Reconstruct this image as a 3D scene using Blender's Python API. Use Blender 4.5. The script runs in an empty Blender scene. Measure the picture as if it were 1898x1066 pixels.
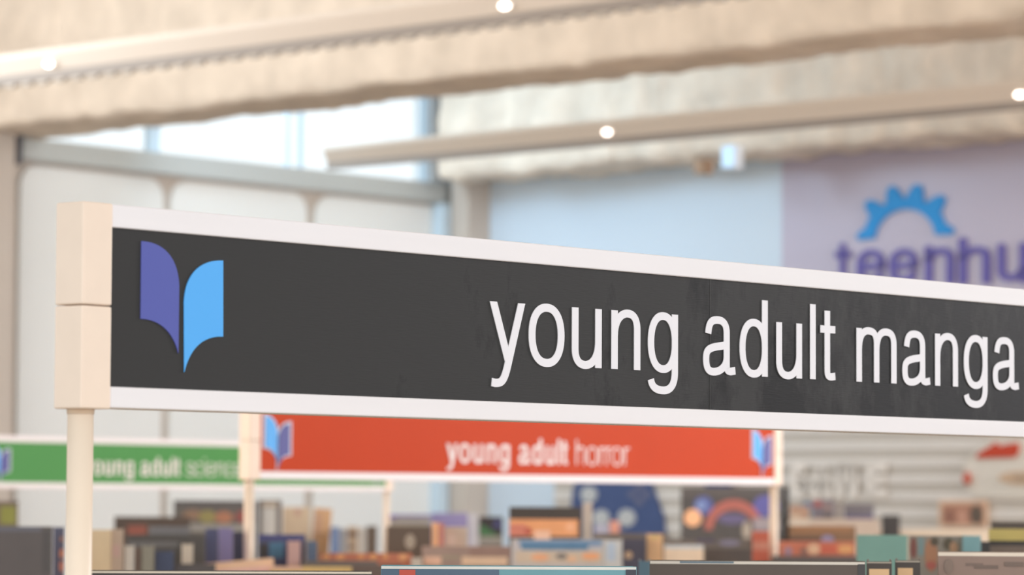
import bpy, bmesh, math, random
from mathutils import Vector, Matrix, noise
random.seed(7)
C = bpy.context.scene.collection
S = bpy.context.scene
PI = math.pi

# ------------------------------------------------------------------ camera
W, H, F = 1898.0, 1066.0, 6400.0
EYE = 1.60
PITCH = math.atan(395.0 / F)
ROLL = 0.0048
cam_d = bpy.data.cameras.new('camera')
cam = bpy.data.objects.new('camera', cam_d); C.objects.link(cam)
cam_d.sensor_width = 36.0
cam_d.lens = 36.0 * F / W
cam_d.clip_start = 0.05; cam_d.clip_end = 200
CR = Matrix.Rotation(PI/2 + PITCH, 3, 'X') @ Matrix.Rotation(ROLL, 3, 'Z')
cam.matrix_world = Matrix.Translation((0, 0, EYE)) @ CR.to_4x4()
cam_d.dof.use_dof = True
cam_d.dof.focus_distance = 3.15
cam_d.dof.aperture_fstop = cam_d.lens / 1000 / 0.0118
cam_d.dof.aperture_blades = 0
S.camera = cam

# ------------------------------------------------------------------ world, lights, exposure
wd = bpy.data.worlds.new('world'); S.world = wd; wd.use_nodes = True
bg = wd.node_tree.nodes['Background']
bg.inputs[0].default_value = (0.86, 0.95, 1.0, 1); bg.inputs[1].default_value = 1.26
S.view_settings.view_transform = 'Standard'; S.view_settings.look = 'None'
S.view_settings.exposure = 0.13; S.view_settings.gamma = 1.0
S.view_settings.use_curve_mapping = False

def area(name, loc, target, sx, sy, power, col):
    l = bpy.data.lights.new(name, 'AREA'); l.shape = 'RECTANGLE'; l.size = sx; l.size_y = sy
    l.energy = power; l.color = col
    o = bpy.data.objects.new(name, l); C.objects.link(o); o.location = loc
    o.rotation_euler = (Vector(target) - Vector(loc)).to_track_quat('-Z', 'Y').to_euler()
    return o
# added fill lights out of view, brightening the signs, window wall and end wall
area('hall_fill', (3.5, -6.0, 2.6), (0.3, 8.0, 2.2), 10, 4, 250, (1.0, 0.93, 0.91))
area('aisle_fill', (8.0, 10.3, 4.1), (-3.5, 15.0, 2.2), 5, 3, 1550, (0.98, 0.95, 0.96))
area('cross_fill', (-5.5, 6.5, 2.4), (4.0, 15.0, 2.3), 4, 3, 180, (1.0, 0.84, 0.72))
# added lights inside the room standing in for clerestory daylight, one per beam bay
area('clerestory_fill', (-3.6, 12.6, 3.6), (2.0, 15.5, 2.6), 4, 0.8, 66, (0.80, 0.91, 1.0))
area('clerestory_fill', (-1.55, 16.0, 3.95), (2.2, 15.9, 2.6), 1.4, 0.7, 44, (0.58, 0.80, 1.0))

# ------------------------------------------------------------------ pixel rays
def ray(px, py):
    return (CR @ Vector(((px - W/2) / F, -(py - H/2) / F, -1.0)))
def at_y(px, py, Y):
    r = ray(px, py); t = Y / r.y
    return Vector((r.x*t, Y, EYE + r.z*t))
def at_h(px, py, z):
    r = ray(px, py); t = (z - EYE) / r.z
    return Vector((r.x*t, r.y*t, z))
VPD, VPB = 6350.0, -6000.0
d = Vector((VPD - W/2, F, 0)).normalized()       # direction of the signs and the window wall
b = Vector((W/2 - VPB, -F, 0)).normalized()      # direction of the beams and the end wall
ANG_D = math.atan2(d.y, d.x); ANG_B = math.atan2(b.y, b.x)

class Frame:
    """vertical plane frame: local X along a direction, local -Y faces the camera, Z up"""
    def __init__(s, origin, ang):
        s.o = Vector(origin); s.a = ang
        s.ux = Vector((math.cos(ang), math.sin(ang), 0)); s.uy = Vector((-math.sin(ang), math.cos(ang), 0))
        s.m = Matrix.Translation(s.o) @ Matrix.Rotation(ang, 4, 'Z')
    def loc(s, px, py, off=0.0):
        r = ray(px, py); e = Vector((0, 0, EYE))
        t = ((s.o - e).dot(s.uy) + off) / r.dot(s.uy)
        p = e + r*t - s.o
        return p.dot(s.ux), p.z
    def world(s, x, y, z):
        return s.m @ Vector((x, y, z))

# ------------------------------------------------------------------ materials
def lin(c):
    return tuple(((v/255.0)/12.92 if v <= 10.3 else (((v/255.0)+0.055)/1.055)**2.4) for v in c)
_m = {}
def mat(name, rgb, rough=0.6, spec=0.35, var=0.0, scale=40.0, bump=0.0, stretch=(1,1,1), emit=0.0, coat=0.0, metal=0.0, detail=4):
    key = (name, rgb, rough, var, scale, bump, emit)
    if key in _m: return _m[key]
    m = bpy.data.materials.new(name); m.use_nodes = True
    nt = m.node_tree; p = nt.nodes['Principled BSDF']
    col = lin(rgb)
    p.inputs['Base Color'].default_value = (*col, 1)
    p.inputs['Roughness'].default_value = rough
    p.inputs['Specular IOR Level'].default_value = spec
    p.inputs['Metallic'].default_value = metal
    p.inputs['Coat Weight'].default_value = coat
    if emit:
        p.inputs['Emission Color'].default_value = (*col, 1); p.inputs['Emission Strength'].default_value = emit
    if var or bump:
        tc = nt.nodes.new('ShaderNodeTexCoord'); mp = nt.nodes.new('ShaderNodeMapping')
        mp.inputs['Scale'].default_value = stretch
        nz = nt.nodes.new('ShaderNodeTexNoise'); nz.inputs['Scale'].default_value = scale; nz.inputs['Detail'].default_value = detail
        nt.links.new(tc.outputs['Object'], mp.inputs['Vector']); nt.links.new(mp.outputs[0], nz.inputs['Vector'])
        if var:
            cr = nt.nodes.new('ShaderNodeValToRGB')
            cr.color_ramp.elements[0].position = 0.3; cr.color_ramp.elements[1].position = 0.7
            cr.color_ramp.elements[0].color = (*[v*(1-var) for v in col], 1)
            cr.color_ramp.elements[1].color = (*[min(1, v*(1+var)) for v in col], 1)
            nt.links.new(nz.outputs['Fac'], cr.inputs[0]); nt.links.new(cr.outputs[0], p.inputs['Base Color'])
        if bump:
            bp = nt.nodes.new('ShaderNodeBump'); bp.inputs['Strength'].default_value = 1.0; bp.inputs['Distance'].default_value = bump
            nt.links.new(nz.outputs['Fac'], bp.inputs['Height']); nt.links.new(bp.outputs[0], p.inputs['Normal'])
    _m[key] = m
    return m

IVORY   = mat('ivory_plastic', (246, 222, 201), 0.45, var=0.02, scale=30)
IVORY2  = mat('ivory_plastic_post', (246, 224, 201), 0.40, var=0.01, scale=30)
WHITEAL = mat('white_enamel', (242, 234, 233), 0.35, var=0.012, scale=60, stretch=(0.05, 1, 1))
LETTER  = mat('white_vinyl', (240, 234, 236), 0.5)
PURPLE  = mat('violet_vinyl', (84, 90, 168), 0.5)
SKYBLUE = mat('sky_blue_vinyl', (84, 174, 244), 0.5)

def gloss_panel():
    m = bpy.data.materials.new('black_laminate'); m.use_nodes = True
    nt = m.node_tree; p = nt.nodes['Principled BSDF']
    tc = nt.nodes.new('ShaderNodeTexCoord')
    n1 = nt.nodes.new('ShaderNodeTexNoise'); n1.inputs['Scale'].default_value = 9; n1.inputs['Detail'].default_value = 8; n1.inputs['Roughness'].default_value = 0.68
    mp = nt.nodes.new('ShaderNodeMapping'); mp.inputs['Scale'].default_value = (1.0, 1, 0.55)
    nt.links.new(tc.outputs['Object'], mp.inputs['Vector']); nt.links.new(mp.outputs[0], n1.inputs['Vector'])
    # darker, glossier patches: a mask that grows towards the far end of the board
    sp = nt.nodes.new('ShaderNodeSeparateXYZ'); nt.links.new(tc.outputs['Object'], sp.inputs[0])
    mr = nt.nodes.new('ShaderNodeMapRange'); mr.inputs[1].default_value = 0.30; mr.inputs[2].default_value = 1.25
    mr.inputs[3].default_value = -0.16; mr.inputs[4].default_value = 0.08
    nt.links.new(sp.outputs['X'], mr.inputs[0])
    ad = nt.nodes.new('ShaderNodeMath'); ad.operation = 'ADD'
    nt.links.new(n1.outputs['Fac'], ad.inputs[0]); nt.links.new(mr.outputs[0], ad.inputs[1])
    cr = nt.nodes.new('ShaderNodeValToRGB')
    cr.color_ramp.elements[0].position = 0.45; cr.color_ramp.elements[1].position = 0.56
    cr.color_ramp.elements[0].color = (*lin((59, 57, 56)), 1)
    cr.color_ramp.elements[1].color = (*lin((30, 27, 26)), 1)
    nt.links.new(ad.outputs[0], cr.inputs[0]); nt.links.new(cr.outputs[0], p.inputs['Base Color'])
    r2 = nt.nodes.new('ShaderNodeMapRange'); r2.inputs[1].default_value = 0.42; r2.inputs[2].default_value = 0.60
    r2.inputs[3].default_value = 0.58; r2.inputs[4].default_value = 0.40
    nt.links.new(ad.outputs[0], r2.inputs[0]); nt.links.new(r2.outputs[0], p.inputs['Roughness'])
    n2 = nt.nodes.new('ShaderNodeTexNoise'); n2.inputs['Scale'].default_value = 120
    bp = nt.nodes.new('ShaderNodeBump'); bp.inputs['Distance'].default_value = 0.0003; bp.inputs['Strength'].default_value = 0.4
    nt.links.new(n2.outputs['Fac'], bp.inputs['Height']); nt.links.new(bp.outputs[0], p.inputs['Normal'])
    p.inputs['Specular IOR Level'].default_value = 0.12
    return m
BLACKP = gloss_panel()
REDP   = mat('red_laminate', (198, 64, 16), 0.5, spec=0.10, var=0.02, scale=6)
GREENP = mat('green_laminate', (78, 146, 76), 0.5, spec=0.2, var=0.02, scale=6)

# ------------------------------------------------------------------ mesh helpers
class MB:
    def __init__(s): s.v = []; s.f = []; s.mi = []; s.cur = 0
    def add(s, vs, fs):
        n = len(s.v); s.v += [tuple(v) for v in vs]
        for f in fs: s.f.append([i+n for i in f]); s.mi.append(s.cur)
        return s
    def box(s, x0, x1, y0, y1, z0, z1):
        return s.add([(x0,y0,z0),(x1,y0,z0),(x1,y1,z0),(x0,y1,z0),(x0,y0,z1),(x1,y0,z1),(x1,y1,z1),(x0,y1,z1)],
                     [(0,3,2,1),(4,5,6,7),(0,1,5,4),(1,2,6,5),(2,3,7,6),(3,0,4,7)])
    def prism(s, poly, y0, y1):
        """poly in XZ, extruded in Y"""
        n = len(poly)
        vs = [(x, y0, z) for x, z in poly] + [(x, y1, z) for x, z in poly]
        fs = [list(range(n)), list(range(2*n-1, n-1, -1))] + [(i, i+n, (i+1) % n + n, (i+1) % n) for i in range(n)]
        return s.add(vs, fs)
    def cyl(s, cx, cy, z0, z1, r, n=32, r2=None):
        r2 = r if r2 is None else r2
        vs = [(cx+r*math.cos(2*PI*i/n), cy+r*math.sin(2*PI*i/n), z0) for i in range(n)]
        vs += [(cx+r2*math.cos(2*PI*i/n), cy+r2*math.sin(2*PI*i/n), z1) for i in range(n)]
        return s.add(vs, [list(range(n-1, -1, -1)), list(range(n, 2*n))] + [(i, (i+1) % n, (i+1) % n+n, i+n) for i in range(n)])
    def strip(s, L, R, y0, y1):
        """ribbon between two XZ polylines, with thickness in Y"""
        n = len(L)
        vs = [(x,y0,z) for x,z in L]+[(x,y0,z) for x,z in R]+[(x,y1,z) for x,z in L]+[(x,y1,z) for x,z in R]
        fs = []
        for i in range(n-1):
            fs += [(i, i+1, n+i+1, n+i), (2*n+i, 3*n+i, 3*n+i+1, 2*n+i+1),
                   (i, 2*n+i, 2*n+i+1, i+1), (n+i, n+i+1, 3*n+i+1, 3*n+i)]
        fs += [(0, n, 3*n, 2*n), (n-1, 3*n-1, 4*n-1, 2*n-1)]
        return s.add(vs, fs)
    def build(s, name, m, parent=None, bevel=0.0, smooth=False, matrix=None):
        me = bpy.data.meshes.new(name); me.from_pydata(s.v, [], s.f)
        for mm in (m if isinstance(m, (list, tuple)) else [m]): me.materials.append(mm)
        for i, p in enumerate(me.polygons):
            p.material_index = s.mi[i]; p.use_smooth = smooth
        bm = bmesh.new(); bm.from_mesh(me); bmesh.ops.recalc_face_normals(bm, faces=bm.faces); bm.to_mesh(me); bm.free()
        o = bpy.data.objects.new(name, me); C.objects.link(o)
        if parent is not None: o.parent = parent
        if matrix is not None: o.matrix_world = matrix
        if bevel:
            md = o.modifiers.new('bevel', 'BEVEL'); md.width = bevel; md.segments = 3; md.limit_method = 'ANGLE'
        return o
def tag(o, label, cat, group=None, kind=None):
    o['label'] = label; o['category'] = cat
    if group: o['group'] = group
    if kind: o['kind'] = kind
    return o
def struct(o):
    o['kind'] = 'structure'; return o
def empty(name, frame=None, loc=None, ang=0.0):
    o = bpy.data.objects.new(name, None); C.objects.link(o); o.empty_display_size = 0.1
    if frame is not None: o.matrix_world = frame.m
    else: o.matrix_world = Matrix.Translation(loc) @ Matrix.Rotation(ang, 4, 'Z')
    return o

# ------------------------------------------------------------------ lettering (hand drawn grotesque)
def bez(p0, p1, p2, p3, n=14):
    out = []
    for i in range(n+1):
        t = i/n; u = 1-t
        out.append((u**3*p0[0]+3*u*u*t*p1[0]+3*u*t*t*p2[0]+t**3*p3[0], u**3*p0[1]+3*u*u*t*p1[1]+3*u*t*t*p2[1]+t**3*p3[1]))
    return out
def arc(cx, cy, rx, ry, a0, a1, n=20, sq=2.25):
    out = []
    for i in range(n+1):
        a = math.radians(a0+(a1-a0)*i/n); c, s_ = math.cos(a), math.sin(a)
        k = (abs(c)**sq+abs(s_)**sq)**(-1/sq)
        out.append((cx+rx*c*k, cy+ry*s_*k))
    return out
XH = 0.523
def glyph(ch, w, t):
    """(advance, strokes); w stem width, t thin width; a stroke is (points, taper or None)"""
    a, h = w/2, t/2
    top = XH+0.014-h; bot = -0.014+h
    cy = (top+bot)/2; ry = (top-bot)/2
    if ch == 'o': return .556, [arc(.278, cy, .243-a, ry, 0, 360, 48)]
    if ch == 'e': return .556, [arc(.278, cy, .240-a, ry, -4, 40, 8)[:0] + [(.278+.240-a, cy-.0)] + arc(.278, cy, .240-a, ry, 0, 326, 46), [(.05+a, cy+.005), (.515-a, cy+.005)]]
    if ch == 'c': return .5, [arc(.265, cy, .232-a, ry, 42, 318, 40)]
    if ch == 'l': return .222, [[(.111, 0), (.111, .718)]]
    if ch == 'i': return .222, [[(.111, 0), (.111, XH)], [(.111, .62), (.111, .718)]]
    if ch in 'nh':
        s = [[(.070+a, 0), (.070+a, .718 if ch == 'h' else XH)]]
        xr = .486-a
        s.append([(.070+a, .30)] + bez((.070+a, .30), (.075+a, top-.04), (.19+a, top), (.30, top), 12)[1:] + bez((.30, top), (xr-.03, top), (xr, top-.07), (xr, .36), 12)[1:] + [(xr, 0)])
        return .556, s
    if ch == 'u':
        return .556, [[(.556-x, XH-z) for x, z in st] for st in glyph('n', w, t)[1]]
    if ch == 'm':
        x0, x1, x2 = .070+a, .4165, .763-a
        s = [[(x0, 0), (x0, XH)]]
        for p, q in ((x0, x1), (x1, x2)):
            c = (p+q)/2+.01
            s.append([(p, .32)] + bez((p, .32), (p+.005, top-.03), (p+.09, top), (c, top), 12)[1:] + bez((c, top), (q-.02, top), (q, top-.06), (q, .37), 12)[1:] + [(q, 0)])
        return .833, s
    if ch == 'r':
        x0 = .070+a
        return .333, [[(x0, 0), (x0, XH)], [(x0, .28)] + bez((x0, .28), (x0, top-.05), (x0+.09, top+.005), (.325, top-.004), 12)[1:]]
    if ch in 'dgb':
        xs = .486-a
        bowl = arc(.265, cy, .222-a, ry, 0, 360, 48)
        if ch == 'd': return .556, [bowl, [(xs, 0), (xs, .718)]]
        if ch == 'b': return .556, [[(.556-x, z) for x, z in bowl], [(.556-xs, 0), (.556-xs, .718)]]
        gb = -.207+h
        return .556, [bowl, [(xs, XH), (xs, .0)] + bez((xs, .0), (xs, gb+.05), (xs-.07, gb), (.265, gb), 12)[1:] + bez((.265, gb), (.16, gb), (.098, gb+.03), (.088, -.075), 10)[1:]]
    if ch == 'y':
        return .5, [[(.018+a, XH), (.258, .035)], [(.482-a, XH), (.258, -.01)] + bez((.258, -.01), (.21, -.15), (.18, gbot(h)), (.09, gbot(h)), 12)[1:] + [(.045, gbot(h)+.006)]]
    if ch == 't':
        return .278, [[(.130, .667), (.130, .10)] + bez((.130, .10), (.130, .035), (.155, h-.004), (.20, h-.004), 8)[1:] + [(.262, h+.003)], [(.014, XH-h), (.262, XH-h)]]
    if ch == 'a':
        xs = .430-a+.012
        return .556, [bez((.072+a*.9, .372), (.08+a, top-.02), (.17, top), (.262, top), 12) + bez((.262, top), (xs-.05, top), (xs, top-.04), (xs, .385), 10)[1:] + [(xs, .10)] + bez((xs, .10), (xs, .035), (xs+.02, h+.0), (xs+.06, h-.004), 8)[1:] + [(.530, h+.006)],
                      bez((xs, .285), (xs-.03, .262), (.27, .262), (.22, .252), 8) + bez((.22, .252), (.10, .232), (.036+a, .205), (.036+a, .135), 10)[1:] + bez((.036+a, .135), (.036+a, .05), (.12, bot), (.19, bot), 10)[1:] + bez((.19, bot), (.29, bot), (xs, .07), (xs, .165), 10)[1:]]
    if ch == 's':
        return .5, [bez((.44-a*.5, .375), (.42, top-.01), (.33, top), (.25, top), 10) + bez((.25, top), (.14, top), (.06+a, top-.03), (.06+a, .385), 8)[1:] + bez((.06+a, .385), (.06+a, .29), (.20, .29), (.26, .262), 8)[1:] + bez((.26, .262), (.34, .235), (.465-a, .225), (.465-a, .135), 8)[1:] + bez((.465-a, .135), (.465-a, .04), (.36, bot), (.255, bot), 8)[1:] + bez((.255, bot), (.14, bot), (.07, .05), (.06+a*.6, .145), 10)[1:]]
    if ch == 'G': return .778, [arc(.38, .359, .335-a, .373-h, 40, 360, 40) + [(.38+.335-a, .05)], [(.42, .34), (.715, .34)]]
    if ch == 'A': return .667, [[(.02+a, 0), (.333, .718-h)], [(.333, .718-h), (.647-a, 0)], [(.15, .24), (.52, .24)]]
    if ch == 'M': return .833, [[(.07+a, 0), (.07+a, .718)], [(.763-a, 0), (.763-a, .718)], [(.07+a, .70), (.4165, .10)], [(.4165, .10), (.763-a, .70)]]
    if ch == 'E': return .667, [[(.086+a, 0), (.086+a, .718)], [(.086, h), (.617, h)], [(.086, .718-h), (.617, .718-h)], [(.086, .37), (.57, .37)]]
    return .278, []
def gbot(h): return -.207+h
def ribbon(pts, w, t, closed=False):
    n = len(pts); L = []; R = []
    for i in range(n):
        if closed: p, q = pts[(i-1) % (n-1)], pts[(i+1) % (n-1)]
        else: p, q = pts[max(0, i-1)], pts[min(n-1, i+1)]
        dx, dz = q[0]-p[0], q[1]-p[1]; l = math.hypot(dx, dz) or 1
        nx, nz = -dz/l, dx/l
        hw = math.hypot(w/2*nx, t/2*nz)
        k = 1.0
        if not closed and 0 < i < n-1:
            a1 = Vector((pts[i][0]-p[0], pts[i][1]-p[1])); a2 = Vector((q[0]-pts[i][0], q[1]-pts[i][1]))
            if a1.length and a2.length:
                c = max(.5, math.cos(a1.angle(a2)/2)); k = 1/c
        L.append((pts[i][0]+nx*hw*k, pts[i][1]+nz*hw*k)); R.append((pts[i][0]-nx*hw*k, pts[i][1]-nz*hw*k))
    return L, R
def clip_ends(ch, pts): return pts
def text_mesh(runs, em, x, z, y0, thick, track=0.0, capround=False):
    """runs: [(text, stem, thin)]; returns MB and end x"""
    mb = MB()
    for txt, w, t in runs:
        for ch in txt:
            adv, st = glyph(ch, w, t)
            extra = (w-.086)*.55
            for k, pts in enumerate(st):
                closed = len(pts) > 3 and math.hypot(pts[0][0]-pts[-1][0], pts[0][1]-pts[-1][1]) < 1e-5
                L, R = ribbon(pts, w, t, closed)
                if ch == 'y':      # cut the arms level with the x-height
                    for Q in (L, R):
                        dx, dz_ = Q[0][0]-Q[1][0], Q[0][1]-Q[1][1]
                        Q[0] = (Q[0][0]+dx/dz_*(XH-Q[0][1]), XH)
                f = lambda P: [(x+(px)*em, z+pz*em) for px, pz in P]
                mb.strip(f(L), f(R), y0-k*0.00003, y0+thick)
                if capround and not closed:
                    for cx, cz in (pts[0], pts[-1]):
                        mb.prism([(x+(cx+w/2*math.cos(2*PI*i/16))*em, z+(cz+w/2*math.sin(2*PI*i/16))*em) for i in range(16)], y0-.0001, y0+thick)
            x += (adv+track+extra)*em
    return mb, x
def text_width(runs, em, track=0.0):
    return sum((glyph(ch, w, t)[0]+track+(w-.086)*.55)*em for txt, w, t in runs for ch in txt)

# ------------------------------------------------------------------ the setting
corner = at_y(849, 340, 18.0); corner.z = 0
LW = Frame(corner, ANG_D)          # window wall; local x < 0 runs towards the camera
BW = Frame(corner, ANG_B)          # end wall; local x > 0 runs to the right
CEIL = EYE + 2.75

GREYW = mat('grey_plaster', (196, 196, 190), 0.6, var=0.03, scale=1.5)
TANW  = mat('tan_plaster', (196, 184, 172), 0.7, var=0.03, scale=2)
BLUEW = mat('pale_blue_wall_paint', (202, 216, 228), 0.22, spec=0.6, var=0.01, scale=1)
LILAC = mat('lilac_wall_paint', (184, 176, 192), 0.35, spec=0.5, var=0.01, scale=1)
HEADR = mat('grey_header', (186, 188, 184), 0.5)
SHADE = mat('off_white_board', (230, 230, 226), 0.6, var=0.01, scale=1)
FRAMEM = mat('pale_blue_grey_frame', (196, 214, 226), 0.5)
DARKF = mat('dark_frame', (96, 94, 98), 0.5)
CONC = mat('cream_sprayed_plaster', (236, 221, 203), 0.95, spec=0.1, var=0.14, scale=5.0, bump=0.04, stretch=(1.2, 1.2, .9), detail=8)
SMOOTHC = mat('smooth_cream_soffit', (228, 217, 204), 0.7, spec=0.2)
RAILM = mat('grey_rail', (158, 149, 141), 0.6)
glass = bpy.data.materials.new('window_glass'); glass.use_nodes = True
_nt = glass.node_tree; _nt.nodes.clear()
_o = _nt.nodes.new('ShaderNodeOutputMaterial'); _mx = _nt.nodes.new('ShaderNodeMixShader')
_t = _nt.nodes.new('ShaderNodeBsdfTransparent'); _g = _nt.nodes.new('ShaderNodeBsdfGlossy'); _g.inputs['Roughness'].default_value = 0.02
_mx.inputs[0].default_value = 0.05
_nt.links.new(_t.outputs[0], _mx.inputs[1]); _nt.links.new(_g.outputs[0], _mx.inputs[2]); _nt.links.new(_mx.outputs[0], _o.inputs[0])

# floor and ceiling
struct(MB().box(-16, 16, -3, 26, -0.1, 0).build('floor', mat('grey_carpet', (150, 142, 134), 0.95, var=0.1, scale=60)))
_cm = MB(); _pp = [corner - d*14, corner, corner + b*14, corner + b*14 - d*14]
_cm.add([(p.x, p.y, z) for z in (CEIL, CEIL+.15) for p in _pp], [(0,1,2,3),(4,5,6,7),(0,1,5,4),(1,2,6,5),(2,3,7,6),(3,0,4,7)])
struct(_cm.build('ceiling', mat('ceiling_plaster', (226, 218, 206), 0.9, var=0.03, scale=3)))

# window wall, from bottom up: wall, header rail, clerestory, upper wall
xA, _ = LW.loc(25, 500)
xs, zsill = LW.loc(565, 315)
_, zhead = LW.loc(572, 353)
zsill0, zhead0 = zsill, zhead
xwl, _ = LW.loc(58, 250); xwr, _ = LW.loc(797, 250)
ztopw = EYE + 2.30
mb = MB()
mb.box(-12, .3, 0, .2, 0, zhead)
struct(mb.build('wall_left', TANW, matrix=LW.m))
mb = MB(); mb.box(-12, .0, -.06, .03, zhead, zsill)
struct(mb.build('trim_1', HEADR, matrix=LW.m))
mb = MB()
mb.box(-12, xwl, 0, .03, zsill, CEIL); mb.box(xwr, .3, 0, .03, zsill, CEIL); mb.box(xwl, xwr, 0, .03, ztopw, CEIL)
struct(mb.build('trim_2', mat('pale_wall', (206, 206, 204), 0.6), matrix=LW.m))
edges = [(58, 275), (297, 533), (563, 786)]
for i, (p, q) in enumerate(edges):
    e = empty('window_%d' % (i+1), LW); struct(e)
    x0, x1 = LW.loc(p, 280)[0], LW.loc(q, 280)[0]
    if i == 0: x0 = xwl
    fr = MB(); w = .035
    r0 = x1; r1 = LW.loc(edges[i+1][0], 280)[0] if i < 2 else xwr
    if i == 1:
        m0 = x1+(r1-x1)*.18; m1 = x1+(r1-x1)*.86
        fr.box(r0, m0, .0, .03, zsill, ztopw); fr.box(m1, r1, .0, .03, zsill, ztopw)
    else:
        fr.box(r0, r1, .0, .03, zsill, ztopw)
    fr.box(x0, r1 if i < 2 else x1, .0, .03, ztopw-.05, ztopw)
    fr.build('window_frame', FRAMEM, e)
    MB().box(x0, (m1 if i == 1 else x1), .012, .018, zsill, ztopw-.05).build('glass_pane', glass, e)
# dark end bars of the clerestory
x0, z0 = LW.loc(33, 262, -.09); x1, z1 = LW.loc(42, 305, -.09)
struct(MB().box(x0, x1, -.09, -.06, z1, z0+.05).build('trim_3', DARKF, matrix=LW.m))
x0 = LW.loc(793, 262)[0]; x1 = LW.loc(812, 262)[0]
struct(MB().box(x0, x1, -.02, .1, zsill, ztopw).build('trim_4', mat('end_post', (226, 228, 228), 0.6), matrix=LW.m))
# pale blue strip beside the corner, its colour standing in for window-slit light
struct(MB().box(LW.loc(820, 400, -.1)[0], LW.loc(835, 400, -.1)[0], -.10, 0, .9, zhead-.01).build('slit_light_trim', FRAMEM, matrix=LW.m))
# wall boards
for i, (p, q, s) in enumerate([(30, 297, 'between the tan pillar and the next board'), (312, 563, 'in the middle of the three'), (580, 821, 'nearest the room corner')]):
    x0, x1 = LW.loc(p, 400)[0], LW.loc(q, 400)[0]
    r = .10; poly = [(x0, .9), (x1, .9)] + [(x1-r+r*math.cos(a), zhead-.02-r+r*math.sin(a)) for a in [PI/2*k/6 for k in range(7)]] + \
        [(x0+r+r*math.cos(a), zhead-.02-r+r*math.sin(a)) for a in [PI/2+PI/2*k/6 for k in range(7)]]
    o = MB().prism(poly, -.025, 0).build('wall_board', SHADE, matrix=LW.m, bevel=.004)
    tag(o, 'tall off-white wall board with rounded upper corners under the windows, ' + s, 'board', 'off-white boards on the window wall')
# pillar at the near end of the window wall and the corner pillar
x1, _ = LW.loc(25, 500, -.12)
struct(MB().box(-9.5, x1, -.12, 0, 0, CEIL).build('wall_left_pier', TANW, matrix=LW.m))
bpy.data.objects['wall_left_pier'].name = 'trim_5'
cp = BW.loc(868, 500, -.05)[0]
struct(MB().box(BW.loc(836, 500, -.16)[0], BW.loc(868, 500, -.16)[0], -.16, 0, 0, EYE+1.66).build('trim_6', TANW, matrix=BW.m))

# end wall
u1 = BW.loc(1449, 430)[0]
mb = MB(); mb.box(-.3, u1, 0, .2, 0, CEIL)
mb.cur = 1; mb.box(u1, 14, 0, .2, 0, CEIL)
struct(mb.build('wall_back', [BLUEW, LILAC], matrix=BW.m))
# slatwall panelling
xs0 = BW.loc(1036, 900)[0]
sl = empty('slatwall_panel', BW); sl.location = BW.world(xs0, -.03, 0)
tag(sl, 'pale grey slatwall of horizontal boards across the lower end wall', 'wall panel')
zt = BW.loc(1450, 640)[1]
MB().box(0, 10, -.003, .03, .6, zt).build('backing', mat('slat_groove_shade', (190, 181, 170), 0.7), sl)  # backing coloured darker to stand in for shade inside the grooves
mb = MB(); per = BW.loc(1600, 812)[1]-BW.loc(1600, 843)[1]; zc = BW.loc(1600, 858, -.03)[1]
k = int((zt-zc)/per); z = zc+k*per
while z > .7:
    mb.box(0, 10, -.009, -.003, z-per*.26, z+per*.26); z -= per
mb.build('slat', mat('slatwall_laminate', (216, 209, 201), 0.5), sl, bevel=.003)

# ------------------------------------------------------------------ beams with sprayed plaster
def beam(name, P, t0, t1, depth, z0, z1, amp, seed):
    """front bottom edge passes P (world), local x along b"""
    fr = Frame((P.x, P.y, 0), ANG_B)
    nx = int((t1-t0)/.035); prof = []
    nz = 26; ny = 9
    for i in range(nz+1): prof.append((0, z1+(z0-z1)*(i/nz)**.8))
    for i in range(1, ny+1): prof.append((depth*i/ny, z0))
    for i in range(1, 8): prof.append((depth, z0+(z1-z0)*i/7))
    vs = []; fs = []; m = len(prof)
    for i in range(nx+1):
        x = t0+(t1-t0)*i/nx
        for j, (y, z) in enumerate(prof):
            q = Vector((x*3.0+seed, y*3.0, z*3.0)); n1 = noise.noise(q); n2 = noise.noise(q*3.1); n3 = noise.noise(q*9.0)
            dz = amp*(n1*1.0+n2*.7+n3*.45)
            dy = amp*(noise.noise(q+Vector((7, 3, 1)))*1.0+noise.noise(q*2.7)*.8+noise.noise(q*8.3)*.5)
            yy = y-(dy if j <= nz else (-dy if j > nz+ny else 0)); zz = z+(dz if nz-1 <= j <= nz+ny else 0)
            if j == nz: yy += amp*.7; zz += amp*.5
            vs.append((x, yy, zz))
    for i in range(nx):
        for j in range(m-1):
            a = i*m+j; fs.append((a, a+1, a+m+1, a+m))
    mb = MB(); mb.add(vs, fs)
    o = mb.build(name, CONC, smooth=True, matrix=fr.m)
    return o, fr
P2 = at_y(870, 327, 17.45); HB = P2.z
Pb = at_h(1280, 131, HB); Pf = at_h(1280, 97, HB)
uyb = Vector((-math.sin(ANG_B), math.cos(ANG_B), 0))
dep1 = (Pb-Pf).dot(uyb)
o, fb1 = beam('trim_7', Pf, -4.6, 4.6, dep1, HB, CEIL, .015, 3.0); struct(o)
dep2 = (corner-P2).dot(uyb)
t_w = 0.0
o, fb2 = beam('trim_8', P2, -.22, 6.5, dep2, HB, CEIL, .024, 11.0); struct(o)

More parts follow.
